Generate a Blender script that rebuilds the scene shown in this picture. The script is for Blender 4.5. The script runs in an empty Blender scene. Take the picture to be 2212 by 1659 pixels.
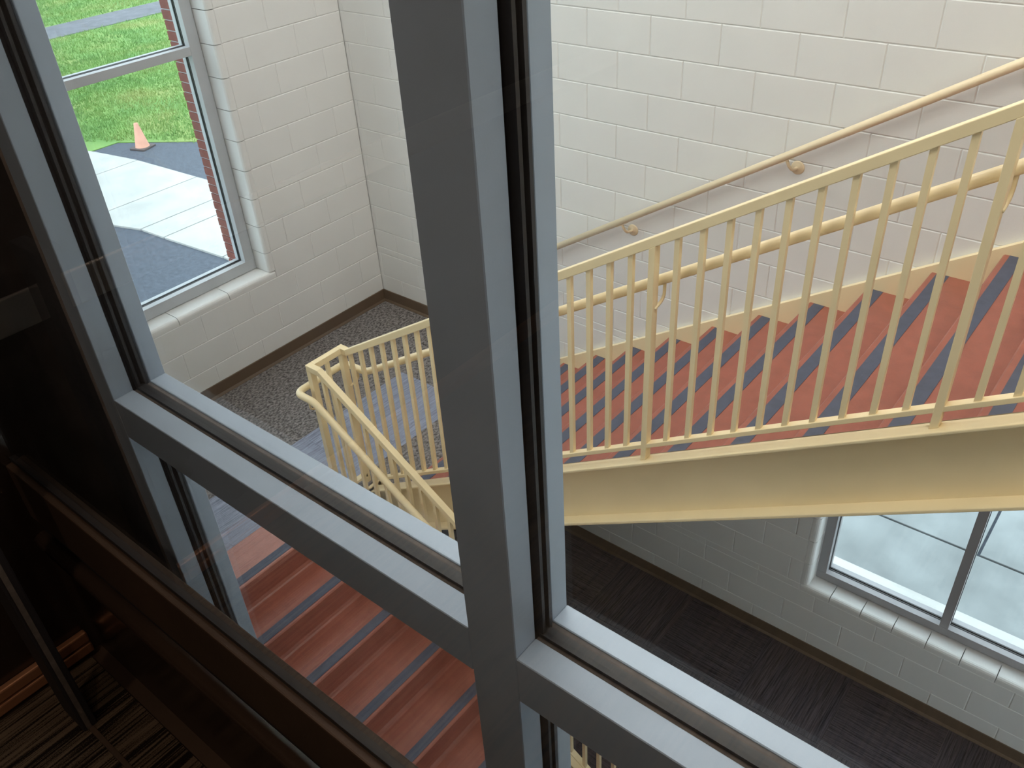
import bpy, bmesh, math, random
import numpy as np
from mathutils import Matrix, Vector

random.seed(7)
rng = np.random.default_rng(7)
SC = bpy.context.scene
COL = SC.collection

# ------------------------------------------------------------------ camera
CX, CY, CZ = 2.8991, -4.1288, 5.1552
RIGHT = Vector((0.7755244, 0.6289897, -0.0541652))
DOWN = Vector((0.329766, -0.4767602, -0.8148338))
FWD = Vector((-0.5383458, 0.6140616, -0.5771586))
cam_d = bpy.data.cameras.new('camera')
cam = bpy.data.objects.new('camera', cam_d)
COL.objects.link(cam)
mw = Matrix.Identity(4)
for i in range(3):
    mw[i][0] = RIGHT[i]; mw[i][1] = -DOWN[i]; mw[i][2] = -FWD[i]
mw[0][3], mw[1][3], mw[2][3] = CX, CY, CZ
cam.matrix_world = mw
cam_d.sensor_fit = 'HORIZONTAL'
cam_d.sensor_width = 36.0
cam_d.lens = 1872.4 * 36.0 / 2212.0
cam_d.clip_start = 0.02
cam_d.clip_end = 200
SC.camera = cam

# ------------------------------------------------------------------ world (overcast sky), exposure
world = bpy.data.worlds.new('world'); SC.world = world
world.use_nodes = True
bg = world.node_tree.nodes['Background']
bg.inputs[0].default_value = (0.84, 0.93, 1.0, 1)
bg.inputs[1].default_value = 3.6
SC.view_settings.view_transform = 'Standard'
SC.view_settings.look = 'None'
SC.view_settings.gamma = 1.0
SC.view_settings.use_curve_mapping = False
SC.view_settings.exposure = 0.45

LIGHT_E = 13.0       # ceiling troffers and added fill lamps of the stairwell
CAB_E = 24.0         # warm cab downlights

# ------------------------------------------------------------------ materials
MATS = {}
def nt_new(name):
    m = bpy.data.materials.new(name); m.use_nodes = True
    nt = m.node_tree
    return m, nt, nt.nodes['Principled BSDF']

def mat(name, col, rough=0.6, metal=0.0, var=0.06, nscale=6.0, bump=0.0, bscale=200.0, spec=0.5, coat=0.0):
    if name in MATS: return MATS[name]
    m, nt, p = nt_new(name)
    p.inputs['Roughness'].default_value = rough
    p.inputs['Metallic'].default_value = metal
    p.inputs['Specular IOR Level'].default_value = spec
    p.inputs['Coat Weight'].default_value = coat
    tc = nt.nodes.new('ShaderNodeTexCoord')
    n = nt.nodes.new('ShaderNodeTexNoise'); n.inputs['Scale'].default_value = nscale; n.inputs['Detail'].default_value = 5
    nt.links.new(tc.outputs['Object'], n.inputs['Vector'])
    r = nt.nodes.new('ShaderNodeValToRGB')
    c0 = [max(0, c*(1-var)) for c in col]; c1 = [min(1, c*(1+var)) for c in col]
    r.color_ramp.elements[0].position = 0.3; r.color_ramp.elements[0].color = (*c0, 1)
    r.color_ramp.elements[1].position = 0.7; r.color_ramp.elements[1].color = (*c1, 1)
    nt.links.new(n.outputs['Fac'], r.inputs['Fac'])
    nt.links.new(r.outputs['Color'], p.inputs['Base Color'])
    if bump > 0:
        n2 = nt.nodes.new('ShaderNodeTexNoise'); n2.inputs['Scale'].default_value = bscale; n2.inputs['Detail'].default_value = 3
        nt.links.new(tc.outputs['Object'], n2.inputs['Vector'])
        b = nt.nodes.new('ShaderNodeBump'); b.inputs['Strength'].default_value = bump; b.inputs['Distance'].default_value = 0.003
        nt.links.new(n2.outputs['Fac'], b.inputs['Height']); nt.links.new(b.outputs['Normal'], p.inputs['Normal'])
    MATS[name] = m
    return m

def glass_mat(name, tint=(0.97, 0.985, 0.98), dirt=0.0):
    m = bpy.data.materials.new(name); m.use_nodes = True
    nt = m.node_tree; nt.nodes.clear()
    out = nt.nodes.new('ShaderNodeOutputMaterial')
    tr = nt.nodes.new('ShaderNodeBsdfTransparent'); tr.inputs[0].default_value = (*tint, 1)
    gl = nt.nodes.new('ShaderNodeBsdfGlossy'); gl.inputs['Roughness'].default_value = 0.0
    fr = nt.nodes.new('ShaderNodeFresnel')
    ge = nt.nodes.new('ShaderNodeNewGeometry')
    io = nt.nodes.new('ShaderNodeMapRange'); io.inputs['To Min'].default_value = 1.45; io.inputs['To Max'].default_value = 1/1.45
    nt.links.new(ge.outputs['Backfacing'], io.inputs['Value']); nt.links.new(io.outputs[0], fr.inputs[0])   # same air-to-glass reflectance on both faces
    mx = nt.nodes.new('ShaderNodeMixShader')
    nt.links.new(fr.outputs[0], mx.inputs[0]); nt.links.new(tr.outputs[0], mx.inputs[1]); nt.links.new(gl.outputs[0], mx.inputs[2])
    last = mx
    if dirt > 0:
        tc = nt.nodes.new('ShaderNodeTexCoord')
        n = nt.nodes.new('ShaderNodeTexNoise'); n.inputs['Scale'].default_value = 9; n.inputs['Detail'].default_value = 8
        nt.links.new(tc.outputs['Object'], n.inputs['Vector'])
        mr = nt.nodes.new('ShaderNodeMapRange'); mr.inputs['From Min'].default_value = 0.35; mr.inputs['From Max'].default_value = 0.8
        mr.inputs['To Min'].default_value = 0.15*dirt; mr.inputs['To Max'].default_value = dirt
        nt.links.new(n.outputs['Fac'], mr.inputs['Value'])
        df = nt.nodes.new('ShaderNodeBsdfDiffuse'); df.inputs[0].default_value = (0.7, 0.7, 0.7, 1)
        m2 = nt.nodes.new('ShaderNodeMixShader')
        nt.links.new(mr.outputs[0], m2.inputs[0]); nt.links.new(mx.outputs[0], m2.inputs[1]); nt.links.new(df.outputs[0], m2.inputs[2])
        last = m2
    nt.links.new(last.outputs[0], out.inputs[0])
    MATS[name] = m
    return m

def emit_mat(name, col, e):
    m = bpy.data.materials.new(name); m.use_nodes = True
    nt = m.node_tree; nt.nodes.clear()
    out = nt.nodes.new('ShaderNodeOutputMaterial'); em = nt.nodes.new('ShaderNodeEmission')
    em.inputs[0].default_value = (*col, 1); em.inputs[1].default_value = e
    nt.links.new(em.outputs[0], out.inputs[0]); return m

def carpet_mat(name, dark, light, stripe=70.0, across=9.0, amount=0.5, rough=0.95, spec=0.1):
    """loop-pile carpet: broken stripes that run along local Y"""
    m, nt, p = nt_new(name)
    p.inputs['Roughness'].default_value = rough
    p.inputs['Specular IOR Level'].default_value = spec
    tc = nt.nodes.new('ShaderNodeTexCoord')
    mp = nt.nodes.new('ShaderNodeMapping'); mp.inputs['Scale'].default_value = (stripe, across, 1)
    nt.links.new(tc.outputs['Object'], mp.inputs['Vector'])
    n = nt.nodes.new('ShaderNodeTexNoise'); n.inputs['Scale'].default_value = 1.0; n.inputs['Detail'].default_value = 3; n.inputs['Roughness'].default_value = 0.7
    nt.links.new(mp.outputs[0], n.inputs['Vector'])
    n3 = nt.nodes.new('ShaderNodeTexNoise'); n3.inputs['Scale'].default_value = 380; n3.inputs['Detail'].default_value = 2
    nt.links.new(tc.outputs['Object'], n3.inputs['Vector'])
    ad = nt.nodes.new('ShaderNodeMath'); ad.operation = 'MULTIPLY_ADD'; ad.inputs[1].default_value = 0.25
    nt.links.new(n3.outputs['Fac'], ad.inputs[0]); nt.links.new(n.outputs['Fac'], ad.inputs[2])
    r = nt.nodes.new('ShaderNodeValToRGB')
    r.color_ramp.elements[0].position = 0.62 - amount*0.22; r.color_ramp.elements[0].color = (*dark, 1)
    r.color_ramp.elements[1].position = 0.62 + amount*0.22; r.color_ramp.elements[1].color = (*light, 1)
    nt.links.new(ad.outputs[0], r.inputs['Fac']); nt.links.new(r.outputs[0], p.inputs['Base Color'])
    b = nt.nodes.new('ShaderNodeBump'); b.inputs['Strength'].default_value = 0.5; b.inputs['Distance'].default_value = 0.004
    nt.links.new(ad.outputs[0], b.inputs['Height']); nt.links.new(b.outputs['Normal'], p.inputs['Normal'])
    MATS[name] = m
    return m

WALLP = mat('painted_block', (0.78, 0.78, 0.765), 0.55, var=0.025, nscale=3, bump=0.25, bscale=160)
CREAM = mat('cream_enamel', (0.88, 0.725, 0.455), 0.32, var=0.03, nscale=5, bump=0.03, bscale=60)
CREAM2 = mat('tan_enamel', (0.79, 0.655, 0.45), 0.38, var=0.03, nscale=5)
RUB = mat('terracotta_rubber', (0.33, 0.105, 0.072), 0.36, var=0.10, nscale=14, bump=0.25, bscale=90)
RUBP = mat('worn_rubber', (0.42, 0.17, 0.13), 0.34, var=0.08, nscale=20, bump=0.4, bscale=60)
STRIP = mat('navy_grit', (0.070, 0.082, 0.125), 0.55, var=0.15, nscale=30, bump=0.3, bscale=300)
BASEB = mat('brown_vinyl', (0.115, 0.075, 0.045), 0.45, var=0.06)
ALU = mat('grey_aluminium', (0.315, 0.385, 0.48), 0.42, metal=0.15, var=0.05, nscale=8, bump=0.05, bscale=400)
SEAL2 = mat('pale_caulk', (0.20, 0.165, 0.15), 0.9, var=0.25, nscale=30)
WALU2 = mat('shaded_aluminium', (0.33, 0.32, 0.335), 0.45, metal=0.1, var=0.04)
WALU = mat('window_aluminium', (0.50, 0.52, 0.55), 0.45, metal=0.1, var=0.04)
GASK = mat('black_gasket', (0.012, 0.012, 0.014), 0.5, var=0.2)
SEAL = mat('dusty_sealant', (0.075, 0.060, 0.052), 0.85, var=0.3, nscale=40)
BLACK = mat('black_shaft_paint', (0.010, 0.008, 0.010), 0.7, var=0.3)
BRONZE = mat('dark_bronze', (0.060, 0.038, 0.026), 0.48, metal=0.35, var=0.15, bump=0.1, bscale=200)
COPPER = mat('copper_trim', (0.45, 0.22, 0.12), 0.35, metal=0.6, var=0.12)
STEEL = mat('brushed_steel', (0.55, 0.52, 0.48), 0.3, metal=0.9, var=0.1, nscale=20)
CABP = mat('dark_laminate', (0.022, 0.014, 0.010), 0.25, var=0.2, nscale=3)
BRICK = mat('red_brick', (0.22, 0.065, 0.05), 0.85, var=0.18, nscale=9, bump=0.4, bscale=80)
MORT = mat('grey_mortar', (0.50, 0.50, 0.52), 0.9, var=0.1, nscale=40)
CONC = mat('pale_concrete', (0.50, 0.50, 0.48), 0.85, var=0.10, nscale=2.5, bump=0.2, bscale=60)
CONC2 = mat('grey_concrete', (0.22, 0.235, 0.24), 0.8, var=0.22, nscale=2.2, bump=0.2, bscale=60)
ASPH = mat('asphalt', (0.085, 0.100, 0.130), 0.85, var=0.22, nscale=18, bump=0.6, bscale=60)
ASPH2 = mat('old_asphalt', (0.15, 0.155, 0.18), 0.85, var=0.22, nscale=5, bump=0.5, bscale=40)
SOIL = mat('lawn_soil', (0.12, 0.20, 0.05), 0.95, var=0.30, nscale=0.8, bump=0.5, bscale=30)
CONEO = mat('faded_orange_plastic', (0.80, 0.40, 0.29), 0.6, var=0.12, nscale=12)
CONEB = mat('dark_cone_base', (0.10, 0.08, 0.08), 0.7, var=0.2)
PLAST = mat('ceiling_paint', (0.80, 0.79, 0.76), 0.8, var=0.02)
WHITE = mat('white_enamel', (0.8, 0.8, 0.8), 0.5, var=0.02)
CARP_B = carpet_mat('brown_carpet', (0.055, 0.047, 0.046), (0.30, 0.275, 0.265), 60, 40, 0.6)
CARP_G = carpet_mat('blue_grey_carpet', (0.13, 0.145, 0.20), (0.33, 0.36, 0.47), 90, 5, 0.8, 0.5, 0.6)
CARP_D = carpet_mat('charcoal_carpet', (0.018, 0.0155, 0.0205), (0.088, 0.076, 0.088), 110, 4, 0.7)
CARP_C = carpet_mat('cab_carpet', (0.006, 0.004, 0.003), (0.085, 0.062, 0.042), 120, 2.0, 0.3)
GLASS_W = glass_mat('window_glass', (0.95, 0.985, 0.985))
GLASS_H = glass_mat('hoistway_glass', (0.955, 0.965, 0.965), 0.022)
GLASS_C = glass_mat('cab_glass', (0.95, 0.955, 0.95), 0.010)

# ------------------------------------------------------------------ mesh helpers
class MB:
    def __init__(s): s.v = []; s.f = []
    def add(s, vs, fs):
        o = len(s.v); s.v += [tuple(v) for v in vs]; s.f += [tuple(o+i for i in f) for f in fs]; return s
    def box(s, x0, x1, y0, y1, z0, z1):
        return s.add([(x0,y0,z0),(x1,y0,z0),(x1,y1,z0),(x0,y1,z0),(x0,y0,z1),(x1,y0,z1),(x1,y1,z1),(x0,y1,z1)],
                     [(3,2,1,0),(4,5,6,7),(0,1,5,4),(1,2,6,5),(2,3,7,6),(3,0,4,7)])
    def prism(s, pts, h0, h1, axis='Y'):
        """polygon pts (a,b) extruded between h0 and h1 along axis; (a,b) = XZ for Y, YZ for X, XY for Z"""
        n = len(pts)
        def P(a, b, h):
            return (a, h, b) if axis == 'Y' else ((h, a, b) if axis == 'X' else (a, b, h))
        vs = [P(a, b, h0) for a, b in pts] + [P(a, b, h1) for a, b in pts]
        fs = [tuple(range(n)), tuple(range(2*n-1, n-1, -1))]
        fs += [(i, n+i, n+(i+1) % n, (i+1) % n) for i in range(n)]
        return s.add(vs, fs)
    def slope(s, x0, x1, a0, a1, m, y0, y1):
        """bar between the lines z = a0 + m x and z = a1 + m x"""
        return s.prism([(x0, a0+m*x0), (x1, a0+m*x1), (x1, a1+m*x1), (x0, a1+m*x0)], y0, y1, 'Y')
    def tube(s, path, r, seg=12, cap=True):
        path = [Vector(p) for p in path]; n = len(path)
        rings = []
        t0 = (path[1]-path[0]).normalized()
        up = Vector((0, 0, 1)) if abs(t0.z) < 0.9 else Vector((1, 0, 0))
        side = t0.cross(up).normalized()
        for i in range(n):
            a = (path[i]-path[i-1]).normalized() if i > 0 else t0
            b = (path[i+1]-path[i]).normalized() if i < n-1 else a
            t = (a+b).normalized()
            side = (side - t*side.dot(t)).normalized()
            nn = side.cross(t)
            sc = 1.0/max(0.5, a.dot(t))
            rings.append([path[i] + (side*math.cos(2*math.pi*k/seg) + nn*math.sin(2*math.pi*k/seg))*r*(sc if 0 < i < n-1 else 1) for k in range(seg)])
        vs = [v for R_ in rings for v in R_]
        fs = [(i*seg+k, i*seg+(k+1) % seg, (i+1)*seg+(k+1) % seg, (i+1)*seg+k) for i in range(n-1) for k in range(seg)]
        if cap: fs += [tuple(range(seg-1, -1, -1)), tuple(range((n-1)*seg, n*seg))]
        return s.add(vs, fs)
    def lathe(s, prof, seg=24, c=(0, 0, 0)):
        vs = [(c[0]+r*math.cos(2*math.pi*k/seg), c[1]+r*math.sin(2*math.pi*k/seg), c[2]+z) for r, z in prof for k in range(seg)]
        fs = [(i*seg+k, i*seg+(k+1) % seg, (i+1)*seg+(k+1) % seg, (i+1)*seg+k) for i in range(len(prof)-1) for k in range(seg)]
        return s.add(vs, fs)
    def mesh(s, name, smooth=False):
        me = bpy.data.meshes.new(name); me.from_pydata(s.v, [], s.f)
        bm = bmesh.new(); bm.from_mesh(me); bmesh.ops.recalc_face_normals(bm, faces=bm.faces); bm.to_mesh(me); bm.free()
        if smooth:
            for p in me.polygons: p.use_smooth = True
        me.update(); return me
    def build(s, name, m, parent=None, bevel=0.0, smooth=False, seg=2):
        o = bpy.data.objects.new(name, s.mesh(name, smooth)); COL.objects.link(o)
        o.data.materials.append(m)
        if parent is not None: o.parent = parent
        if bevel > 0:
            b = o.modifiers.new('bevel', 'BEVEL'); b.width = bevel; b.segments = seg; b.limit_method = 'ANGLE'; b.angle_limit = math.radians(40)
        return o

def inst(name, me, loc, rotz=0.0, parent=None):
    o = bpy.data.objects.new(name, me); COL.objects.link(o)
    o.location = loc; o.rotation_euler = (0, 0, rotz)
    if parent is not None: o.parent = parent
    return o
def tag(o, label=None, cat=None, group=None, kind=None):
    if label: o['label'] = label
    if cat: o['category'] = cat
    if group: o['group'] = group
    if kind: o['kind'] = kind
    return o
def empty(name, loc=(0, 0, 0)):
    o = bpy.data.objects.new(name, None); COL.objects.link(o); o.location = loc; o.empty_display_size = 0.1
    return o
def arc(cx, cy, r, a0, a1, n):
    return [(cx+r*math.cos(math.radians(a0+(a1-a0)*i/n)), cy+r*math.sin(math.radians(a0+(a1-a0)*i/n))) for i in range(n+1)]

# ------------------------------------------------------------------ dimensions
XL = -2.067            # left wall plane
ZL = 1.600             # landing
ZC = 7.2               # ceiling
M = 0.617              # pitch of the upper flight
U = 0.2032             # block module
COURSE0 = 0.0128
# glazing of the lift shaft
D = 0.48
YG0 = CY + D           # near face
YG1 = CY + D*1.215     # far face
YGs0 = CY + D*1.080    # near stop ends
YGs1 = CY + D*1.150    # far stop begins

# ================================================================== WALLS OF BLOCK
_bm_cache = {}
def block_mesh(w, h):
    key = (round(w, 3), round(h, 3))
    if key in _bm_cache: return _bm_cache[key]
    g = 0.0012; c = 0.0045; d = 0.0026; t = 0.03
    x0, x1, z0, z1 = -w/2+g, w/2-g, g, h-g
    v = [(x0+c,0,z0+c),(x1-c,0,z0+c),(x1-c,0,z1-c),(x0+c,0,z1-c),
         (x0,-d,z0),(x1,-d,z0),(x1,-d,z1),(x0,-d,z1),
         (x0,-t,z0),(x1,-t,z0),(x1,-t,z1),(x0,-t,z1)]
    f = [(3,2,1,0)]
    for i in range(4):
        j = (i+1) % 4
        f += [(i, j, 4+j, 4+i), (4+i, 4+j, 8+j, 8+i)]
    me = bpy.data.meshes.new('block'); me.from_pydata(v, [], f)
    me.materials.append(WALLP); me.update()
    _bm_cache[key] = me
    return me

def cut(iv, a, b):
    out = []
    for s, e in iv:
        if b <= s or a >= e: out.append((s, e)); continue
        if a > s: out.append((s, a))
        if b < e: out.append((b, e))
    return out

def fill_blocks(parent, u0, u1, z0, z1, holes, place, parity, stuff=None):
    """running-bond blocks of a wall between u0..u1; holes = (ua,ub,za,zb)"""
    i0 = int(math.floor((z0-COURSE0)/U)); i1 = int(math.ceil((z1-COURSE0)/U))
    cnt = 0
    for i in range(i0, i1):
        za = max(z0, COURSE0+U*i); zb = min(z1, COURSE0+U*(i+1))
        if zb-za < 0.03: continue
        strips = [(za, zb)]
        for (ua, ub, ha, hb) in holes:
            for e in (ha, hb):
                strips = [q for s, t in strips for q in (((s, e), (e, t)) if s+0.02 < e < t-0.02 else ((s, t),))]
        for (sa, sb) in strips:
            iv = [(u0, u1)]
            for (ua, ub, ha, hb) in holes:
                if sb > ha+0.01 and sa < hb-0.01: iv = cut(iv, ua, ub)
            off = U*((i+parity) % 2)
            for (s, e) in iv:
                k = math.floor((s-off)/(2*U))
                a = s
                while a < e-1e-4:
                    b = min(e, off+2*U*(k+1)); k += 1
                    if b-a > 0.03:
                        w = b-a
                        if stuff is None:
                            place(parent, (a+b)/2, sa, block_mesh(w, sb-sa)); cnt += 1
                        else:
                            stuff.append(((a+b)/2, sa, w, sb-sa))
                    a = max(b, a+1e-3)
    return cnt

def place_far(parent, u, z, me): return inst('block', me, (u, 0, z), math.pi, parent)
def place_left(parent, u, z, me): return inst('block', me, (XL, u, z), -math.pi/2, parent)

def stuff_blocks(name, lst, xf, parent):
    mb = MB()
    for (u, z, w, h) in lst:
        me = block_mesh(w, h)
        vs = [xf(u, z, v.co) for v in me.vertices]
        mb.add(vs, [tuple(p.vertices) for p in me.polygons])
    o = mb.build(name, WALLP, parent); o['kind'] = 'stuff'; return o

# --- far wall (Y = 0), lower window X 1.765..4.9, z .624..2.05
W2 = (1.765, 4.90, 0.6224, 2.05)
JB = 0.05
mb = MB()
R_ = 0.0036
mb.box(XL-0.3, W2[0]-JB, R_, 0.26, -0.3, ZC)
mb.box(W2[1]+JB, 5.75, R_, 0.26, -0.3, ZC)
mb.box(W2[0]-JB, W2[1]+JB, R_, 0.26, -0.3, W2[2]-0.055)
mb.box(W2[0]-JB, W2[1]+JB, R_, 0.26, W2[3]+JB, ZC)
wall_far = mb.build('wall_far', WALLP)
tag(wall_far, 'cream painted concrete block wall behind the upper stair flight', kind='structure')
hole2 = (W2[0]-JB, W2[1]+JB, W2[2]-0.055, W2[3]+JB)
fill_blocks(wall_far, XL, 3.42, COURSE0, COURSE0+U*23, [hole2], place_far, 1)
st = []
fill_blocks(None, 3.42, 5.6, COURSE0, COURSE0+U*23, [hole2], None, 1, st)
fill_blocks(None, XL, 5.6, COURSE0+U*23, ZC, [], None, 1, st)
stuff_blocks('upper_blocks', st, lambda u, z, c: (u-c.x, -c.y, z+c.z), wall_far)
# bullnose sill and jambs of the lower window
def bull_sill_far(x0, x1):
    r = 0.028; top = W2[2]
    prof = [(0.135, top-0.055), (0.135, top-0.003), (r, top)] + [(r-r*math.sin(math.radians(a)), top-r+r*math.cos(math.radians(a))) for a in (22, 45, 68, 90)] + [(0, top-0.053)]
    return MB().prism(prof, x0+0.0025, x1-0.0025, 'X')
x = W2[0]-JB
while x < W2[1]+JB-0.01:
    bull_sill_far(x, min(x+2*U*0.5, W2[1]+JB)).build('sill_block', WALLP, wall_far); x += U
i = 3
while COURSE0+U*i < W2[3]+JB:
    za = max(W2[2], COURSE0+U*i); zb = min(W2[3]+JB, COURSE0+U*(i+1))
    for sx, xe in ((1, W2[0]), (-1, W2[1])):
        r = 0.028
        prof = [(xe-sx*0.049, 0.0), (xe-sx*r, 0.0)] + [(xe-sx*r+sx*r*math.sin(math.radians(a)), r-r*math.cos(math.radians(a))) for a in (22, 45, 68, 90)] + [(xe, 0.135), (xe-sx*0.049, 0.135)]
        MB().prism(prof, za+0.0025, zb-0.0025, 'Z').build('jamb_block', WALLP, wall_far)
    i += 1

# --- left wall (X = XL), window Y -2.98..-1.019, z 2.304..5.9
W1 = (-3.10, -1.019, 2.304, 5.9)
mb = MB()
mb.box(XL-0.24, XL-R_, W1[1]+JB, 0.0, -0.3, ZC)
mb.box(XL-0.24, XL-R_, -3.75, W1[0]-JB, -0.3, ZC)
mb.box(XL-0.24, XL-R_, W1[0]-JB, W1[1]+JB, -0.3, W1[2]-0.055)
mb.box(XL-0.24, XL-R_, W1[0]-JB, W1[1]+JB, W1[3]+JB, ZC)
wall_left = mb.build('wall_left', WALLP)
tag(wall_left, 'cream painted concrete block wall with tall window above the landing', kind='structure')
hole1 = (W1[0]-JB, W1[1]+JB, W1[2]-0.055, W1[3]+JB)
fill_blocks(wall_left, -2.6, 0.0, COURSE0+U*7, COURSE0+U*23, [hole1], place_left, 0)
st = []
fill_blocks(None, -3.7, -2.6, COURSE0, COURSE0+U*23, [hole1], None, 0, st)
fill_blocks(None, -3.7, 0.0, COURSE0+U*23, ZC, [hole1], None, 0, st)
fill_blocks(None, -2.6, 0.0, COURSE0, COURSE0+U*7, [hole1], None, 0, st)
stuff_blocks('other_blocks', st, lambda u, z, c: (XL+c.y, u-c.x, z+c.z), wall_left)
y = W1[1]+JB
r = 0.028; top = W1[2]
while y > W1[0]-JB+0.01:
    y0 = max(y-2*U, W1[0]-JB)
    prof = [(XL-0.16, top-0.055), (XL-0.16, top-0.003), (XL-r, top)] + [(XL-r+r*math.sin(math.radians(a)), top-r+r*math.cos(math.radians(a))) for a in (22, 45, 68, 90)] + [(XL, top-0.053)]
    MB().prism(prof, y0+0.0025, y-0.0025, 'Y').build('sill_block', WALLP, wall_left); y -= 2*U
i = 11
while COURSE0+U*i < W1[3]+JB:
    za = max(top, COURSE0+U*i); zb = min(W1[3]+JB, COURSE0+U*(i+1))
    for sy, ye in ((-1, W1[1]), (1, W1[0])):
        prof = [(XL, ye-sy*0.049), (XL, ye-sy*r)] + [(XL-r+r*math.cos(math.radians(a)), ye-sy*r+sy*r*math.sin(math.radians(a))) for a in (22, 45, 68, 90)] + [(XL-0.16, ye), (XL-0.16, ye-sy*0.049)]
        MB().prism(prof, za+0.0025, zb-0.0025, 'Z').build('jamb_block', WALLP, wall_left)
    i += 1

# --- other enclosing walls, ceiling
mb = MB()
W5 = (-2.6, -1.0, 0.06, 2.30)
mb.box(5.6, 5.75, W5[1], 0.0, -0.3, ZC); mb.box(5.6, 5.75, -3.75, W5[0], -0.3, ZC)
mb.box(5.6, 5.75, W5[0], W5[1], -0.3, W5[2]); mb.box(5.6, 5.75, W5[0], W5[1], W5[3], ZC)
tag(mb.build('wall_right', WALLP), 'plain cream wall closing the stairwell beyond the upper steps', kind='structure')
SHL = CX-1.425        # left end of the glazing (black shaft wall beyond)
SHR = CX+1.35
mb = MB().box(XL-0.24, SHL, YG0+0.02, YG1, -0.3, ZC)
tag(mb.build('wall_shaft_left', BLACK), 'black wall beside the shaft glazing', kind='structure')
MB().box(XL, SHL+0.0, YG1, YG1+0.03, -0.3, ZC).build('wall_lining', WALLP, bpy.data.objects['wall_shaft_left'])
mb = MB().box(SHR, 5.75, YG0+0.02, YG1, -0.3, ZC)
tag(mb.build('wall_shaft_right', BLACK), 'black wall at the far end of the shaft glazing', kind='structure')
MB().box(SHR, 5.75, YG1, YG1+0.03, -0.3, ZC).build('wall_lining', WALLP, bpy.data.objects['wall_shaft_right'])
mb = MB().box(XL-0.24, 5.75, -3.75, 0.26, ZC, ZC+0.2)
tag(mb.build('ceiling', PLAST), 'white ceiling high over the stairwell', kind='structure')
TROFF = emit_mat('troffer_light', (1.0, 0.985, 0.96), LIGHT_E*0.92)
FILLN = emit_mat('near_fill_light', (1.0, 0.94, 0.84), LIGHT_E*1.25)  # for the two added fill lamps that brighten the near stringer face
TROFW = emit_mat('troffer_light_warm', (1.0, 0.84, 0.68), LIGHT_E*0.60)
for k, (lx, ly, tm, lb_) in enumerate([(-0.7, -0.8, TROFF, 'white ceiling troffer nearest the landing window'), (0.7, -0.8, TROFF, 'white ceiling troffer over the foot of the upper flight'),
                                  (2.1, -0.8, TROFF, 'white ceiling troffer over the middle of the upper flight'), (4.2, -0.9, TROFW, 'warm ceiling troffer over the head of the upper flight'),
                                  (1.9, -2.95, FILLN, 'added warm fill lamp next to the middle of the shaft glazing'), (3.7, -2.95, FILLN, 'added warm fill lamp next to the far end of the shaft glazing')]):
    e = empty('ceiling_light', (lx, ly, ZC))
    tag(e, lb_, 'light', 'ceiling troffers')
    f = MB()
    f.box(-0.62, 0.62, -0.32, -0.30, -0.03, 0); f.box(-0.62, 0.62, 0.30, 0.32, -0.03, 0)
    f.box(-0.62, -0.60, -0.30, 0.30, -0.03, 0); f.box(0.60, 0.62, -0.30, 0.30, -0.03, 0)
    f.build('frame', WHITE, e)
    MB().box(-0.6, 0.6, -0.3, 0.3, -0.02, -0.005).build('diffuser', tm, e)

# ================================================================== FLOORS
def tile_mesh(w, h, m):
    me = MB().box(-w/2+0.0006, w/2-0.0006, -h/2+0.0006, h/2-0.0006, -0.006, 0).mesh('carpet_tile'); me.materials.append(m); return me
floor_low = MB().box(XL, 5.6, YG1+0.03, 0.0, -0.3, -0.006).build('floor_lower', BASEB)
tag(floor_low, 'dark charcoal carpet tile floor at the foot of the stairwell', kind='structure')
T = 0.6096
md = tile_mesh(T, T, CARP_D)
yy = 0.0 - T/2; r_ = 0
while yy > YG1-0.2:
    xx = XL + T/2; c_ = 0
    while xx < 5.6 - T/2:
        if not (yy-T/2 < YG1+0.03):
            inst('carpet_tile', md, (xx, yy, 0), (math.pi/2 if (r_+c_) % 2 else 0.0), floor_low)
        xx += T; c_ += 1
    yy -= T; r_ += 1

XE_UP = -0.165      # landing edge under the first upper riser
XE_LO = -0.420      # landing edge above the lower flight
YGAP0, YGAP1 = -1.62, -1.93
lb = MB()
lb.box(XL, XE_UP, YGAP0, 0.0, ZL-0.15, ZL-0.006)
lb.box(XL, -0.44, YGAP1, YGAP0, ZL-0.15, ZL-0.006)
lb.box(XL, XE_LO-0.012, -3.5, YGAP1, ZL-0.15, ZL-0.006)
floor_land = lb.build('floor_landing', CREAM)
tag(floor_land, 'mid landing carpeted in brown and blue grey tiles', kind='structure')
gx = [-1.18-T, -1.18, -0.57, -0.57+T]; gx = [XL] + gx
gy = [0.0, -0.69+T-T*0.0]  # placeholder, replaced below
gy = [0.0]
v_ = -0.69+T
while v_ > -3.5:
    if v_ < -0.02: gy.append(v_)
    v_ -= T
gy.append(-3.5)
for a in range(len(gx)-1):
    for b in range(len(gy)-1):
        x0, x1 = gx[a], gx[a+1]; y1, y0 = gy[b], gy[b+1]
        lim = XE_UP if y1 > YGAP0+0.01 else (-0.72 if y0 < -1.95 else -0.44)
        # keep tiles to the landing outline (the row that meets the gap is split)
        parts = [(y0, y1)]
        for e in (YGAP0, YGAP1):
            parts = [q for s, t in parts for q in (((s, e), (e, t)) if s < e-0.01 and e+0.01 < t else ((s, t),))]
        for (s, t) in parts:
            mid = (s+t)/2
            lim = XE_UP if mid > YGAP0 else (-0.445 if mid > YGAP1 else -0.722)
            xe = min(x1, lim)
            if xe-x0 < 0.01: continue
            blue = (x0 > -1.2 and x1 < -0.5 and t < -0.6)
            me = tile_mesh(xe-x0, t-s, CARP_G if blue else CARP_B)
            inst('carpet_tile', me, ((x0+xe)/2, (s+t)/2, ZL), 0.0, floor_land)
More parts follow.
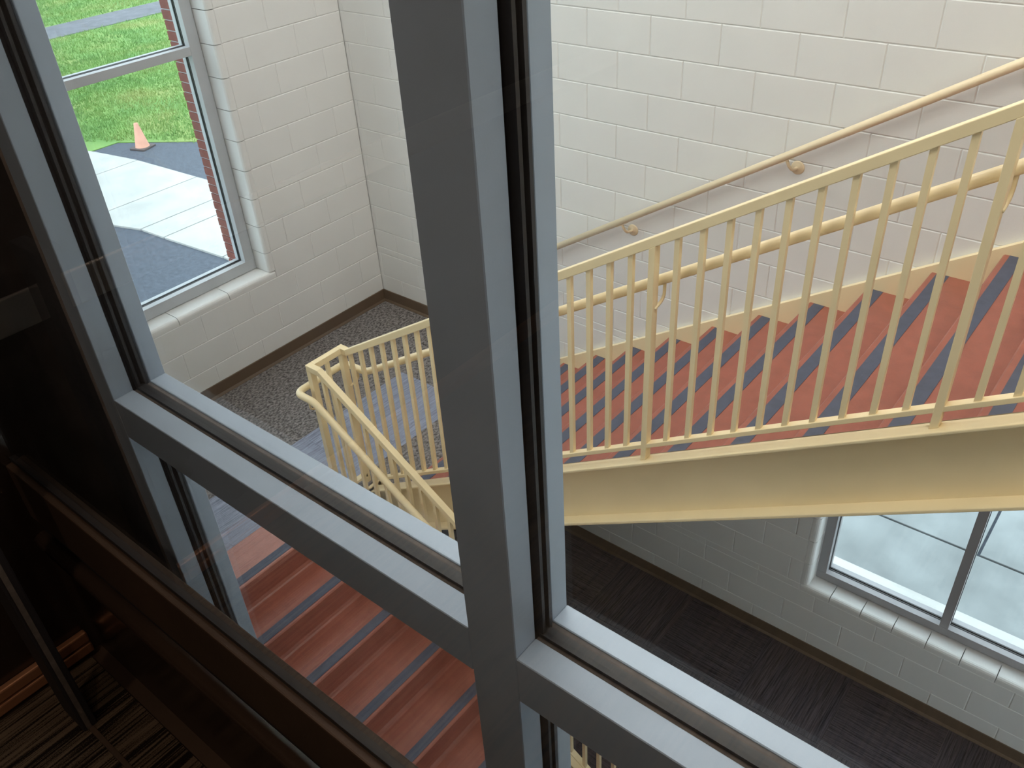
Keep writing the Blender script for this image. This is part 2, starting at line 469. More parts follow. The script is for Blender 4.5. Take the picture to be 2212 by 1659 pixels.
# pressed rubber nosing piece at the landing edge of the lower flight
nz = MB().prism([(-0.72, ZL-0.006), (-0.72, ZL+0.001), (XE_LO-0.006, ZL+0.002), (XE_LO, ZL-0.004), (XE_LO, ZL-0.040), (XE_LO-0.010, ZL-0.044), (XE_LO-0.010, ZL-0.006)], -3.42, -1.96, 'Y').build('landing_nosing', RUBP, floor_land)
MB().box(XE_LO-0.075, XE_LO-0.018, -3.42, -1.96, ZL+0.0012, ZL+0.0042).build('grip_strip', STRIP, nz)
floor_up = MB().box(3.72, 5.6, YGAP0-0.1, 0.0, 3.96, 4.10).build('floor_upper', CARP_B)
tag(floor_up, 'upper floor slab at the head of the stair', kind='structure')

ul = empty('ceiling_light', (4.65, -0.85, 3.96)); tag(ul, 'added warm fill lamp under the upper floor slab', 'light', 'ceiling troffers')  # unseen lamp added as warm fill for the wall under the flight
MB().box(-0.62, 0.62, -0.32, 0.32, -0.03, 0).build('frame', WHITE, ul)
MB().box(-0.6, 0.6, -0.3, 0.3, -0.035, -0.03).build('diffuser', emit_mat('under_slab_fill', (1.0, 0.90, 0.78), LIGHT_E*0.4), ul)

def baseboard(name, pts_fn, h0, h1, axis, label):
    o = MB().prism(pts_fn, h0, h1, axis).build(name, BASEB, None, 0.0)
    return tag(o, label, kind='structure')
def prof(z): return [(0, z), (0, z+0.103), (-0.006, z+0.103), (-0.008, z+0.100), (-0.008, z+0.018), (-0.020, z+0.004), (-0.020, z)]
baseboard('baseboard_far_lower', [(a, b) for a, b in prof(0.0)], -0.6, 5.6, 'X', 'brown vinyl cove base along the lower far wall')
baseboard('baseboard_far', [(a, b) for a, b in prof(ZL)], XL+0.004, -0.36, 'X', 'short brown vinyl cove base behind the landing on the far wall')
baseboard('baseboard_left', [(XL-a, b) for a, b in prof(ZL)], -3.5, 0.0, 'Y', 'brown vinyl cove base along the landing under the window wall')

# ================================================================== UPPER FLIGHT
def noseX(k): return 2.318-0.2798*k
def noseZ(k): return 3.246-0.1727*k
Y_IN, Y_OUT = -1.635, -1.713
A_FL, A_BT = 1.848, 1.497       # near stringer lines
up = empty('stair_flight', (XE_UP, -0.83, ZL))
tag(up, 'upper cream steel stair flight with terracotta treads rising along the block wall', 'stairs')
def child_at(root, o):
    o.parent = root; o.matrix_parent_inverse = root.matrix_world.inverted(); return o
def P(root, o):
    o.parent = root
    o.matrix_parent_inverse = Matrix.Translation(root.location).inverted()
    return o
x0, x1 = -0.44, 3.74
s = MB()
s.slope(x0, x1, A_BT, A_FL, M, Y_IN-0.014, Y_IN)
s.slope(x0, x1, A_FL-0.016, A_FL, M, Y_OUT, Y_IN)
s.slope(x0, x1, A_BT, A_BT+0.018, M, Y_OUT, Y_IN)
P(up, s.build('stringer', CREAM, None, 0.004))
s = MB().slope(-0.42, x1, 1.50, 1.852, M, -0.032, -0.001)
P(up, s.build('wall_stringer', CREAM, None, 0.002))
for k in range(-4, 10):
    X, Z = noseX(k), noseZ(k)
    xb = noseX(k-1)+0.035
    t = MB().prism([(X+0.006, Z), (xb, Z), (xb, Z-0.02), (X+0.03, Z-0.02), (X+0.025, Z-0.045), (X+0.003, Z-0.045), (X, Z-0.006)], Y_IN, -0.032, 'Y')
    to = P(up, t.build('tread', RUB, None, 0.0))
    g = MB().box(X+0.027, X+0.083, Y_IN+0.004, -0.036, Z, Z+0.0025)
    go = g.build('grip_strip', STRIP); go.parent = to
    zb = noseZ(k+1) if k < 9 else ZL
    rz = MB().prism([(X+0.03, zb), (X+0.045, zb), (X+0.045, Z-0.02), (X+0.03, Z-0.02)], Y_IN, -0.032, 'Y')
    P(up, rz.build('riser', RUB))

# ================================================================== LOWER FLIGHT
LR = ZL/9.0; LRUN = 0.2780; LM = LR/LRUN
YL0, YL1 = -1.95, -3.44           # inner / outer edge of the treads
lo = empty('stair_flight', (XE_LO, -2.7, 0))
tag(lo, 'lower cream steel stair flight descending from the landing beside the shaft glazing', 'stairs')
for k in range(1, 9):
    X = XE_LO+LRUN*k; Z = ZL-LR*k; xa = X-LRUN-0.012
    t = MB().prism([(xa, Z-0.02), (xa, Z), (X-0.006, Z), (X, Z-0.006), (X-0.002, Z-0.040), (X-0.012, Z-0.042), (X-0.014, Z-0.02)], YL1, YL0, 'Y')
    to = P(lo, t.build('tread', RUB))
    g = MB().box(X-0.078, X-0.020, YL1+0.004, YL0-0.004, Z, Z+0.003)
    go = g.build('grip_strip', STRIP); go.parent = to
for k in range(0, 9):
    X = XE_LO+LRUN*k; Z = ZL-LR*k
    c = [(X-0.028, Z-LR), (X+0.016, Z-LR), (X+0.006, Z-LR+0.006), (X-0.004, Z-LR+0.022), (X-0.012, Z-0.04), (X-0.028, Z-0.02)]
    P(lo, MB().prism(c, YL1, YL0, 'Y').build('riser', RUB, None, 0.0))
aF = ZL+0.04 + LM*XE_LO            # top line of the lower stringers: z = aF - LM x
s = MB()
xa, xb = -0.44, 2.10
s.slope(xa, xb, aF-0.36, aF, -LM, YL0, YL0+0.014)
s.slope(xa, xb, aF-0.016, aF, -LM, YL0, YL0+0.078)
s.slope(xa, xb, aF-0.36, aF-0.342, -LM, YL0, YL0+0.078)
P(lo, s.build('stringer', CREAM, None, 0.004))
s = MB().slope(xa, xb, aF-0.36, aF, -LM, YL1-0.03, YL1)
P(lo, s.build('stringer', CREAM, None, 0.003))
MB().box(-0.455, -0.44, YGAP1+0.0, YGAP0, ZL-0.16, ZL+0.004).build('edge_plate', CREAM, floor_land)

# ================================================================== GUARD RAIL
YU = -1.667; YLg = -1.890          # guard planes (centre)
HZ = 2.595                         # flat top of the newel
A_TOP = 2.878; A_BOT = 1.932
gr = empty('guard_rail', (-0.5, (YU+YLg)/2, ZL))
tag(gr, 'cream steel guard rail with square balusters wrapping around the newel at the landing', 'railing')
hw = 0.018
XN = -0.507
xs_up = (HZ-A_TOP)/M               # where the slope starts (upper)
aTL = HZ + LM*(-0.425)             # lower guard top line: z = aTL - LM x
# top rail of the upper flight
s = MB().slope(xs_up, 3.7, A_TOP-0.042, A_TOP, M, YU-hw, YU+hw)
P(gr, s.build('top_rail', CREAM, None, 0.003))
s = MB(); s.box(XN-hw, xs_up, YU-hw, YU+hw, HZ-0.038, HZ); s.box(XN-hw, XN+hw, YLg+hw, YU-hw, HZ-0.038, HZ); s.box(XN-hw, -0.425, YLg-hw, YLg+hw, HZ-0.038, HZ)
P(gr, s.build('newel_cap', CREAM, None, 0.003))
s = MB().slope(-0.425, 2.0, aTL-0.042, aTL, -LM, YLg-hw, YLg+hw)
P(gr, s.build('top_rail', CREAM, None, 0.003))
s = MB().slope(-0.42, 3.7, A_BOT-0.022, A_BOT, M, YU-hw, YU+hw)
P(gr, s.build('bottom_rail', CREAM, None, 0.002))
aBL = aTL-0.945
s = MB().slope(-0.42, 2.0, aBL-0.022, aBL, -LM, YLg-hw, YLg+hw)
P(gr, s.build('bottom_rail', CREAM, None, 0.002))
P(gr, MB().box(XN-hw, XN+hw, YLg, YU, HZ-0.95, HZ-0.93).build('bottom_rail', CREAM, None, 0.002))
posts = [1.462+1.042*j for j in (-1, 0, 1, 2)]
hp = 0.013; hd = 0.0195
for px in posts:
    P(gr, MB().prism([(px-hp, A_FL+M*(px-hp)), (px+hp, A_FL+M*(px+hp)), (px+hp, A_TOP-0.04+M*(px+hp)), (px-hp, A_TOP-0.04+M*(px-hp))], YU-hd, YU+hd, 'Y').build('post', CREAM, None, 0.002))
bw = 0.0100
sp = 1.042/11
xb = posts[0]-sp*9
n = 0
while xb < 3.66:
    if min(abs(xb-p) for p in posts) > 0.03 and xb > -0.44:
        P(gr, MB().prism([(xb-bw, A_BOT-0.01+M*(xb-bw)), (xb+bw, A_BOT-0.01+M*(xb+bw)), (xb+bw, A_TOP-0.02+M*(xb+bw)), (xb-bw, A_TOP-0.02+M*(xb-bw))], YU-bw, YU+bw, 'Y').build('baluster', CREAM))
    xb += sp
for yy in (YU, YLg):
    P(gr, MB().box(XN-hw, XN+hw, yy-hw, yy+hw, ZL-0.02, HZ-0.03).build('newel_post', CREAM, None, 0.002))
P(gr, MB().box(XN-bw, XN+bw, (YU+YLg)/2-bw, (YU+YLg)/2+bw, HZ-0.94, HZ-0.03).build('baluster', CREAM))
xb = XN+sp
while xb < 1.95:
    zt = (aTL-LM*xb if xb > -0.425 else HZ)-0.03
    big = abs(xb-0.60) < 0.04 or abs(xb-1.62) < 0.04
    w_ = hw if big else bw
    z0 = (aF if big else aBL-0.01)-LM*xb
    P(gr, MB().box(xb-w_, xb+w_, YLg-w_, YLg+w_, z0, zt).build('post' if big else 'baluster', CREAM))
    xb += sp
# round handrail: up the upper flight, around the newel, down the lower flight
AH = 2.673
YH1, YH2 = -1.600, -1.965
hzf = AH+M*(-0.41)
def bez(p0, p1, p2, n=6):
    p0, p1, p2 = Vector(p0), Vector(p1), Vector(p2)
    return [p0*(1-t)**2 + p1*2*t*(1-t) + p2*t*t for t in [i/n for i in range(n+1)]]
aHL = hzf + LM*(-0.43)
path = [(3.5, YH1, AH+M*3.5), (-0.36, YH1, AH+M*(-0.36))]
path += bez((-0.37, YH1, AH+M*(-0.37)), (-0.41, YH1, hzf), (-0.45, YH1-0.003, hzf), 4)
path += bez((-0.53, YH1-0.005, hzf), (-0.58, YH1-0.006, hzf), (-0.58, YH1-0.06, hzf))
path += bez((-0.58, YH2+0.055, hzf), (-0.58, YH2, hzf), (-0.53, YH2, hzf))
path += bez((-0.46, YH2, hzf), (-0.43, YH2, hzf), (-0.40, YH2, aHL-LM*(-0.40)), 4)
path += [(1.9, YH2, aHL-LM*1.9)]
hr = P(gr, MB().tube(path, 0.0205, 16).build('handrail', CREAM, None, 0, True))
def bracket(px, yp, yh, zh, dz=0.10):
    b = MB().tube([(px, yp, zh-dz)] + bez((px, yp+(yh-yp)*0.35, zh-dz+0.006), (px, yh, zh-dz+0.012), (px, yh, zh-0.055)) + [(px, yh, zh-0.01)], 0.0065, 8)
    o = b.build('bracket', CREAM, None, 0, True); o.parent = hr; o.matrix_parent_inverse = Matrix.Translation(gr.location).inverted() if False else Matrix.Identity(4)
    return o
for px in posts:
    bracket(px+0.012, YU, YH1, AH+M*(px+0.012))
bracket(XN+0.03, YLg, YH2, hzf, 0.09)
bracket(XN+0.02, YU, YH1, hzf, 0.09)

# ================================================================== WALL HANDRAIL
wh = empty('wall_handrail', (1.0, -0.07, 3.37))
tag(wh, 'tan round handrail bracketed to the block wall above the upper flight', 'handrail')
YW = -0.072
pts = [(-0.183, YW, 2.612), (0.997, YW, 3.372), (2.195, YW, 4.071)]
mW = (4.071-2.612)/(2.195+0.183)
def zW(x): return 3.352+mW*(x-0.997)
rail = P(wh, MB().tube([(-0.45, YW, zW(-0.45)), (3.6, YW, zW(3.6))], 0.0205, 16).build('rail', CREAM2, None, 0, True))
for bx in (0.30, 1.262, 2.225, 3.19):
    z = zW(bx)
    b = MB()
    b.lathe([(0.0, 0.012), (0.012, 0.011), (0.014, 0.008), (0.030, 0.007), (0.036, 0.002), (0.036, 0.0)], 24)
    me = b.mesh('bracket', True)
    arm = MB().tube([(0.0, 0, -0.002), (-0.005, 0.0, 0.03)] + bez((-0.01, 0.004, 0.05), (-0.02, 0.02, YW*-1), (-0.032, 0.055, 0.072)) , 0.0085, 8)
    o = bpy.data.objects.new('bracket', me); COL.objects.link(o); me.materials.append(CREAM2)
    o.location = (bx+0.035, 0.0, z-0.078); o.rotation_euler = (math.pi/2, 0, 0)
    P(wh, o)
    a2 = bpy.data.objects.new('bracket_arm', arm.mesh('bracket_arm', True)); COL.objects.link(a2); a2.data.materials.append(CREAM2)
    a2.parent = o
    sd = MB().slope(-0.035, 0.035, -0.005, 0.0, mW, -0.011, 0.011).build('saddle', CREAM2)
    sd.location = (bx, YW, z-0.021); P(wh, sd)

# ================================================================== WINDOWS
# window_1: left wall
w1 = empty('window_1', (XL-0.15, -2.0, 2.304)); tag(w1, 'tall grey aluminium window beside the landing, lawn beyond', kind='structure')
fx0, fx1 = XL-0.265, XL-0.148
gxp = XL-0.212
fw = 0.078
def barY(y0, y1, z0, z1, name='frame'):
    s = MB()
    s.box(gxp+0.014, fx1, y0, y1, z0, z1)
    s.box(fx0, gxp-0.014, y0, y1, z0, z1)
    return P(w1, s.build(name, WALU, None, 0.002))
ya, yb, za, zb = W1[0]+0.004, W1[1]-0.003, W1[2]+0.002, W1[3]-0.004
mz0, mz1 = 3.817, 3.870
barY(ya, yb, za, za+fw); barY(ya, yb, zb-fw, zb)
barY(yb-fw, yb, za+fw, zb-fw); barY(ya, ya+fw, za+fw, zb-fw)
ymu = -2.06
barY(ymu-0.03, ymu+0.03, za+fw, zb-fw, 'mullion')
for (p, q) in ((ya+fw, ymu-0.03), (ymu+0.03, yb-fw)):
    barY(p, q, mz0, mz1, 'transom')
    for (u_, v_) in ((za+fw, mz0), (mz1, zb-fw)):
        P(w1, MB().box(gxp-0.004, gxp+0.004, p-0.008, q+0.008, u_-0.008, v_+0.008).build('pane', GLASS_W))
        g = MB()
        for (a0, a1, b0, b1) in ((p-0.01, q+0.01, u_-0.01, u_+0.002), (p-0.01, q+0.01, v_-0.002, v_+0.01), (p-0.01, p+0.002, u_, v_), (q-0.002, q+0.01, u_, v_)):
            g.box(gxp+0.004, gxp+0.014, a0, a1, b0, b1); g.box(gxp-0.014, gxp-0.004, a0, a1, b0, b1)
        P(w1, g.build('gasket', GASK))
P(w1, MB().prism([(XL-0.268, za-0.004), (XL-0.43, za-0.04), (XL-0.43, za-0.055), (XL-0.268, za-0.02)], ya-0.05, yb+0.05, 'Y').build('outer_sill', WHITE))
# brick jamb outside
wb = empty('wall_outer_left', (XL-0.42, -1.0, 0)); tag(wb, 'red brick outer jamb seen through the landing window', kind='structure')
P(wb, MB().box(XL-0.428, XL-0.272, -1.052, 0.6, -0.3, ZC).build('mortar', MORT))
P(wb, MB().box(XL-0.42, XL-0.24, -3.75, -3.13, -0.3, ZC).build('mortar', MORT))
P(wb, MB().box(XL-0.42, XL-0.24, -3.13, -1.052, -0.3, 2.20).build('mortar', MORT))
bme = MB().box(-0.081, 0.081, -0.101, 0.101, 0, 0.0545).mesh('brick'); bme.materials.append(BRICK)
for i in range(60):
    o = inst('brick', bme, (XL-0.352 + (0.002 if i % 2 else -0.002), -1.060+0.101, 2.20+0.0642*i)); P(wb, o)
bme2 = MB().box(-0.09, 0.09, -0.0975, 0.0975, 0, 0.0545).mesh('brick'); bme2.materials.append(BRICK)
# window_2: far wall, lower
w2 = empty('window_2', (3.3, 0.15, 0.63)); tag(w2, 'low wide aluminium window under the upper flight, concrete beyond', kind='structure')
gyp = 0.185
def barX(x0, x1, z0, z1, name='frame'):
    s = MB(); s.box(x0, x1, 0.124, gyp-0.014, z0, z1); s.box(x0, x1, gyp+0.014, 0.24, z0, z1)
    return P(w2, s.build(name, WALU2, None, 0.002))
xa, xb, za2, zb2 = W2[0]+0.003, W2[1]-0.003, W2[2]+0.004, W2[3]-0.003
f2 = 0.062
barX(xa, xb, za2, za2+f2); barX(xa, xb, zb2-f2, zb2); barX(xa, xa+f2, za2+f2, zb2-f2); barX(xb-f2, xb, za2+f2, zb2-f2)
mul = [2.552, 3.330, 4.108]
edges = [xa+f2] + [e for m_ in mul for e in (m_, m_+0.053)] + [xb-f2]
for m_ in mul: barX(m_, m_+0.053, za2+f2, zb2-f2, 'mullion')
for i in range(0, len(edges), 2):
    p, q = edges[i], edges[i+1]
    P(w2, MB().box(p-0.008, q+0.008, gyp-0.004, gyp+0.004, za2+f2-0.008, zb2-f2+0.008).build('pane', GLASS_W))
    g = MB(); u_, v_ = za2+f2, zb2-f2
    for (a0, a1, b0, b1) in ((p-0.01, q+0.01, u_-0.01, u_+0.002), (p-0.01, q+0.01, v_-0.002, v_+0.01), (p-0.01, p+0.002, u_, v_), (q-0.002, q+0.01, u_, v_)):
        g.box(a0, a1, gyp-0.014, gyp-0.004, b0, b1); g.box(a0, a1, gyp+0.004, gyp+0.014, b0, b1)
    P(w2, g.build('gasket', GASK))
P(w2, MB().prism([(0.245, za2), (0.245, za2-0.02), (0.40, za2-0.06), (0.40, za2-0.03)], xa-0.05, xb+0.05, 'X').build('outer_sill', CONC))

# fill_window: unseen opening added to let fill daylight onto the under-stair wall
w5 = empty('fill_window', (5.68, -1.7, 0.06)); tag(w5, 'added unseen glazing for fill daylight at the foot of the right wall', kind='structure')
for (a0, a1, b0, b1) in ((W5[0], W5[1], W5[2], W5[2]+0.08), (W5[0], W5[1], W5[3]-0.08, W5[3]), (W5[0], W5[0]+0.06, W5[2]+0.08, W5[3]-0.08), (W5[1]-0.06, W5[1], W5[2]+0.08, W5[3]-0.08), (-1.76, -1.70, W5[2]+0.08, W5[3]-0.08)):
    P(w5, MB().box(5.63, 5.73, a0, a1, b0, b1).build('frame', WALU, None, 0.002))
for (a0, a1) in ((W5[0]+0.06, -1.76), (-1.70, W5[1]-0.06)):
    P(w5, MB().box(5.676, 5.684, a0, a1, W5[2]+0.08, W5[3]-0.08).build('pane', GLASS_W))

# ================================================================== SHAFT GLAZING
w3 = empty('window_3', (CX-0.5, YG0, 0)); tag(w3, 'grey aluminium framed glazing between lift shaft and stairwell', kind='structure')
zr0, zr1 = CZ-0.945, CZ-0.862          # rail in view
mull = [(CX-1.400, CX-1.350), (CX-0.520, CX-0.4435), (CX+0.33, CX+0.4065), (CX+1.20, CX+1.35)]
zlow, zhi = 0.0, ZC
rails = [(zr0-2.2, zr1-2.2), (zr0, zr1), (zr0+2.2, zr1+2.2)]
POCK = 0.008
for k, (p, q) in enumerate(mull):
    s = MB(); s.box(p, q, YG0, YGs0, zlow, zhi); s.box(p, q, YGs1, YG1, zlow, zhi)
    m_ = P(w3, s.build('mullion', ALU, None, 0.0012, False, 1))
    P(w3, MB().box(p+POCK, q-POCK, YGs0, YGs1, zlow, zhi).build('gasket', GASK))
# sealed edge beside the left mullion
P(w3, MB().box(CX-1.425, CX-1.400, YG0+0.004, YG0+0.03, zlow, zhi).build('sealant', SEAL2))
for k in range(len(mull)-1):
    p, q = mull[k][1], mull[k+1][0]
    for (a, b) in rails:
        s = MB(); s.box(p, q, YG0, YGs0, a, b); s.box(p, q, YGs1, YG1, a, b)
        P(w3, s.build('rail', ALU, None, 0.0012, False, 1))
        g = MB(); g.box(p, q, YGs0, YGs1, a+0.003, b-0.003)
        P(w3, g.build('sealant', SEAL))
        yc = (YGs0+YGs1)/2
        g = MB(); g.box(p, q, yc-0.0105, yc+0.006, b-POCK, b+0.003); g.box(p, q, yc-0.0105, yc+0.006, a-0.003, a+POCK)
        P(w3, g.build('gasket', GASK))
    zs = [zlow] + [e for r2 in rails for e in r2] + [zhi]
    for i in range(0, len(zs), 2):
        yc = (YGs0+YGs1)/2
        P(w3, MB().box(p-0.006, q+0.006, yc-0.003, yc+0.003, zs[i]-0.004, zs[i+1]+0.004).build('pane', GLASS_H))
        g = MB()
        for xx in (p, q):
            g.box(xx-0.006, xx+0.006, yc-0.009, yc-0.004, zs[i], zs[i+1]); g.box(xx-0.006, xx+0.006, yc+0.004, yc+0.009, zs[i], zs[i+1])
        P(w3, g.build('gasket', GASK))

# ================================================================== LIFT SHAFT AND CAB
YB = CY-1.9
sh = MB()
sh.box(CX-2.1, CX-2.0, YB, YG0+0.02, -0.3, ZC); sh.box(CX+2.0, CX+2.1, YB, YG0+0.02, -0.3, ZC); sh.box(CX-2.1, CX+2.1, YB-0.1, YB, -0.3, ZC)
sh.box(CX-2.1, CX+2.1, YB, YG0+0.02, ZC, ZC+0.1); sh.box(CX-2.1, CX+2.1, YB, YG0+0.02, -0.4, -0.3)
tag(sh.build('wall_shaft', BLACK), 'black painted lift shaft around the cab', kind='structure')
ZF = CZ-1.60                     # cab floor
XC0 = CX-1.63; YCG = CY+0.36
fc = MB().box(XC0, CX+1.6, CY-1.6, YCG, ZF-0.12, ZF-0.008).build('floor_cab', BRONZE)
tag(fc, 'cab floor with dark carpet of fine tan stripes', kind='structure')
MB().box(XC0+0.02, CX+1.6, CY-1.6, YCG-0.045, ZF-0.008, ZF).build('carpet', CARP_C, fc)
MB().box(XC0+0.16, CX+1.6, CY+0.214, CY+0.224, ZF-0.004, ZF+0.004).build('floor_trim', BRONZE, fc)
wc = MB().box(XC0-0.05, XC0, CY-1.6, YCG, ZF-0.12, ZF+2.4).build('wall_cab_left', CABP)
tag(wc, 'dark laminate side wall of the cab', kind='structure')
for dz in (0.0, 0.034):
    MB().box(XC0, XC0+0.018, CY-1.5, YCG-0.03, ZF+0.006+dz, ZF+0.034+dz).build('base_trim', COPPER, wc, 0.004)
wcb = MB()
wcb.box(XC0, CX+1.6, CY-1.65, CY-1.6, ZF, ZF+2.4); wcb.box(CX+1.6, CX+1.65, CY-1.65, YCG, ZF, ZF+2.4)
wcb.box(XC0-0.05, CX+1.65, CY-1.65, YCG+0.02, ZF+2.4, ZF+2.45)
tag(wcb.build('wall_cab_back', CABP), 'dark laminate back of the cab', kind='structure')
# rear glass, its bottom rail and the panel under it
ZR = CZ-1.053
tr = empty('trim_1', (CX, YCG, ZR)); tag(tr, 'dark bronze sill rail under the cab glass', kind='structure')
P(tr, MB().prism([(YCG-0.019, ZR-0.002), (YCG+0.02, ZR), (YCG+0.02, ZR-0.15), (YCG-0.019, ZR-0.139)], XC0, CX+1.6, 'X').build('rail_face', BRONZE, None, 0.003))
P(tr, MB().box(XC0, CX+1.6, YCG-0.006, YCG+0.006, ZR, ZR+0.010).build('glazing_bead', GASK))
P(tr, MB().box(XC0, CX+1.6, YCG-0.008, YCG+0.01, ZR-0.183, ZR-0.139).build('groove', GASK))
P(tr, MB().tube([(XC0, YCG-0.016, ZR-0.205), (CX+1.6, YCG-0.016, ZR-0.205)], 0.020, 12).build('bead', BRONZE, None, 0, True))
pn = MB().box(XC0, CX+1.6, YCG-0.012, YCG+0.01, ZF-0.1, ZR-0.205).build('wall_cab_rear', CABP)
tag(pn, 'dark polished panel below the cab glass', kind='structure')
cgl = MB().box(XC0, CX+1.6, YCG-0.004, YCG+0.004, ZR+0.005, ZF+2.4).build('window_4', GLASS_C)
tag(cgl, 'clear rear glass of the lift cab', kind='structure')
# dark corner post standing before the panel
cp = empty('corner_post', (XC0+0.16, CY+0.22, ZF)); tag(cp, 'dark vertical post with a pale seam at the cab corner', 'post')
P(cp, MB().box(XC0+0.105, XC0+0.195, CY+0.205, CY+0.235, ZF, ZF+1.0).build('body', BLACK, None, 0.003))
P(cp, MB().box(XC0+0.195, XC0+0.197, CY+0.212, CY+0.222, ZF, ZF+1.0).build('seam', SEAL))
# flat handrail on the cab side wall (seen mirrored in the glass)
ch = empty('cab_handrail', (XC0+0.05, CY, CZ-0.74)); tag(ch, 'flat brushed steel handrail on the cab side wall', 'handrail')
P(ch, MB().box(XC0+0.045, XC0+0.055, CY-1.4, CY+0.335, CZ-0.785, CZ-0.715).build('bar', STEEL, None, 0.003))
for yy in (CY-1.1, CY-0.3, CY+0.18):
    P(ch, MB().tube([(XC0, yy, CZ-0.75), (XC0+0.05, yy, CZ-0.75)], 0.012, 10).build('standoff', STEEL, None, 0, True))
CABL = emit_mat('cab_downlight', (1.0, 0.74, 0.54), CAB_E*10)
for lx, lb_ in ((-1.15, 'round warm downlight by the cab side wall with the handrail'), (0.0, 'round warm downlight at the middle of the cab ceiling'), (1.0, 'round warm downlight by the bare cab side wall')):
    e = empty('cab_light', (CX+lx, CY-0.55, ZF+2.4)); tag(e, lb_, 'light', 'cab ceiling downlights')
    MB().lathe([(0.06, 0.0), (0.06, -0.012), (0.045, -0.014), (0.045, 0.0)], 20).build('ring', STEEL, e)
    MB().lathe([(0.0, -0.006), (0.044, -0.006), (0.044, -0.002), (0.0, -0.002)], 20).build('lens', CABL, e)

# ================================================================== OUTSIDE
ZG = -0.12
gx0, gx1 = -60.0, XL-0.42
# asphalt apron under everything on the left
ap = MB().box(-13.9, gx1, -14, 16, ZG-0.3, ZG).build('ground_asphalt', ASPH); tag(ap, 'dark asphalt apron outside the landing window', kind='structure')
lawn = MB().box(gx0, -13.0, -25, 40, ZG-0.3, ZG+0.015).build('lawn', SOIL)
lawn.data.materials.clear(); lawn.data.materials.append(SOIL)
tag(lawn, 'bright green lawn beyond the asphalt outside the landing window', 'lawn', kind='stuff')
# extra lawn tongue that follows the slanting asphalt edge
lt = MB().prism([(-13.9, 2.75), (-11.63, 4.20), (-9.0, 5.9), (-9.0, 20), (-13.9, 20)], ZG-0.1, ZG+0.014, 'Z').build('turf_edge', SOIL, lawn)
# far path across the lawn
pth = MB().box(-24.0, -22.43, -20, 30, ZG, ZG+0.03).build('ground_path', ASPH2); tag(pth, 'grey path crossing the lawn', kind='structure')
# concrete walk: slabs between X joints
def topY(x):   # far edge of the walk
    t = np.interp(x, [-14.5, -13.1, -11.8, -9.77, -7.0, -5.0], [2.2, 2.754, 2.984, 3.117, 2.95, 2.7]); return float(t)
def botY(x):
    t = np.interp(x, [-14.5, -11.8, -9.64, -9.06, -8.475, -7.23, -5.0], [-1.2, 0.3, 1.22, 1.395, 1.431, 1.535, 1.6]); return float(t)
walk = empty('pavement', (-9, 2, ZG)); tag(walk, 'pale concrete walk of broad slabs curving past the landing window', kind='structure')
jx = [-14.5, -13.3, -11.757, -10.113, -9.046, -8.488, -7.2, -6.0, -5.0]
for a, b in zip(jx[:-1], jx[1:]):
    xs = np.linspace(a+0.012, b-0.012, 5)
    pts = [(float(x), botY(x)) for x in xs] + [(float(x), topY(x)) for x in xs[::-1]]
    P(walk, MB().prism(pts, ZG-0.05, ZG+0.03, 'Z').build('slab', CONC, None, 0.006))
# concrete apron outside the lower window
pv = empty('pavement', (3, 2, -0.1)); tag(pv, 'grey concrete paving slabs outside the low window', kind='structure')
for (x0, x1, y0, y1) in ((-3.0, 4.9, 0.26, 1.652), (4.92, 9.0, 0.26, 1.652), (-0.4, 2.511, 1.672, 4.2), (2.531, 5.2, 1.672, 4.2), (5.22, 9.0, 1.672, 4.2), (-3.0, -0.42, 1.672, 4.2), (-3.0, 2.511, 4.22, 8.0), (2.531, 9.0, 4.22, 8.0)):
    P(pv, MB().box(x0, x1, y0, y1, -0.1, -0.02).build('slab', CONC2, None, 0.005))
P(pv, MB().box(-3, 9, 0.26, 8.0, -0.3, -0.05).build('bed', ASPH))
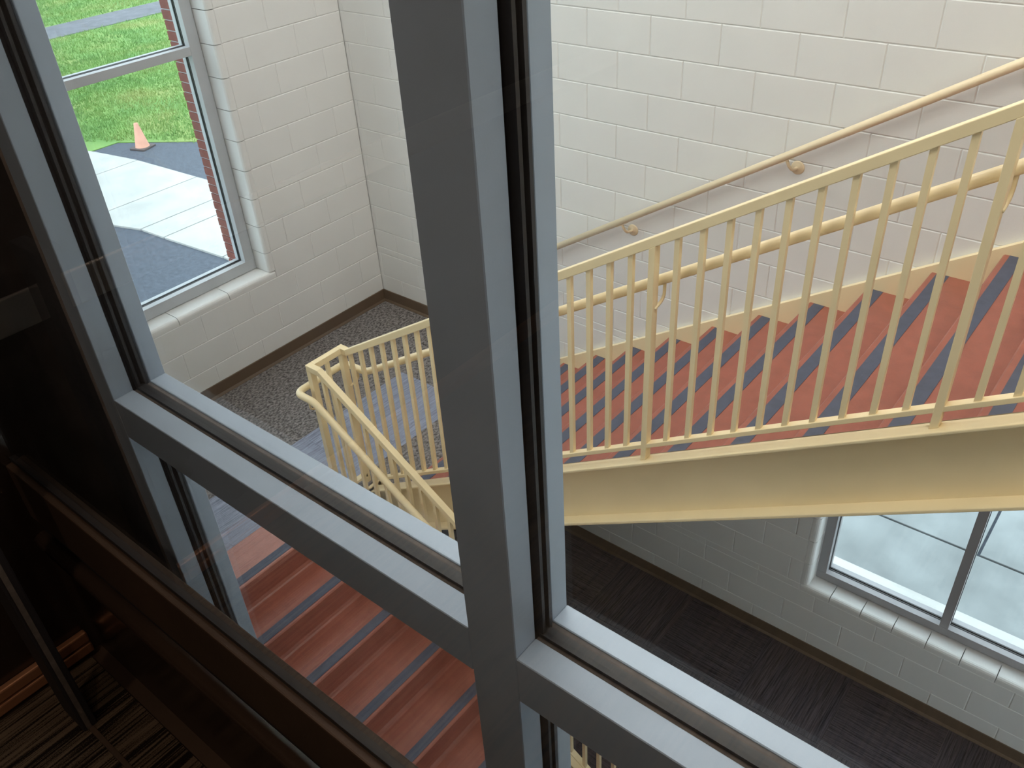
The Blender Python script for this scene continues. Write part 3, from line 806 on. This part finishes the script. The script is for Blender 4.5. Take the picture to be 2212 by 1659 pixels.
# grass blades (uncountable)
def blades(n, xr, yr, hmin, hmax, ok):
    xs = rng.uniform(*xr, n); ys = rng.uniform(*yr, n)
    keep = np.array([ok(x, y) for x, y in zip(xs, ys)]); xs = xs[keep]; ys = ys[keep]; n = len(xs)
    h = rng.uniform(hmin, hmax, n); a = rng.uniform(0, 6.283, n); w = rng.uniform(0.006, 0.014, n)
    lx, ly = rng.normal(0, .4, n)*h, rng.normal(0, .4, n)*h
    z0 = np.full(n, ZG+0.01)
    V = np.empty((n, 3, 3))
    V[:, 0] = np.stack([xs-np.cos(a)*w, ys-np.sin(a)*w, z0], 1)
    V[:, 1] = np.stack([xs+np.cos(a)*w, ys+np.sin(a)*w, z0], 1)
    V[:, 2] = np.stack([xs+lx, ys+ly, z0+h], 1)
    return V.reshape(-1, 3)
def edgeY(x): return np.interp(x, [-13.9, -11.63, -9.0], [2.85, 4.25, 5.95])
V1 = blades(70000, (-19.5, -9.2), (2.6, 10.5), 0.03, 0.085, lambda x, y: (x < -13.6) or (y > edgeY(x)+rng.normal(0, .06)))
V2 = blades(45000, (-30, -19.5), (5.0, 15), 0.04, 0.10, lambda x, y: not (-24.05 < x < -22.38))
V = np.concatenate([V1, V2])
gm = bpy.data.meshes.new('grass_blades')
nv = len(V); nf = nv//3
gm.vertices.add(nv); gm.vertices.foreach_set('co', V.ravel())
gm.loops.add(nv); gm.loops.foreach_set('vertex_index', np.arange(nv, dtype=np.int32))
gm.polygons.add(nf); gm.polygons.foreach_set('loop_start', np.arange(0, nv, 3, dtype=np.int32)); gm.polygons.foreach_set('loop_total', np.full(nf, 3, dtype=np.int32))
gm.update(); gm.validate()
GRASS = mat('grass_blade', (0.155, 0.27, 0.06), 0.8, var=0.3, nscale=0.7)
for m_ in (GRASS, SOIL):
    rr = [n for n in m_.node_tree.nodes if n.type == 'VALTORGB'][0].color_ramp
    rr.elements[0].color = (0.13, 0.28, 0.075, 1); rr.elements[1].color = (0.31, 0.36, 0.12, 1)
    e_ = rr.elements.new(0.5); e_.color = (0.20, 0.35, 0.095, 1)
gm.materials.append(GRASS)
go = bpy.data.objects.new('grass', gm); COL.objects.link(go)
go.parent = lawn; go['kind'] = 'stuff'
# traffic cone
cone = empty('traffic_cone', (-12.33, 3.44, ZG))
tag(cone, 'faded orange traffic cone at the lawn edge outside the window', 'cone')
cb = MB().prism(arc(-0.14, -0.14, 0.03, 180, 270, 3)+arc(0.14, -0.14, 0.03, 270, 360, 3)+arc(0.14, 0.14, 0.03, 0, 90, 3)+arc(-0.14, 0.14, 0.03, 90, 180, 3), 0.0, 0.03, 'Z').build('base', CONEB, cone, 0.004)
cb.rotation_euler = (0, 0, 0.3)
MB().lathe([(0.128, 0.03), (0.122, 0.045), (0.040, 0.435), (0.036, 0.455), (0.024, 0.46), (0.026, 0.43)], 28).build('body', CONEO, cone, 0, True)
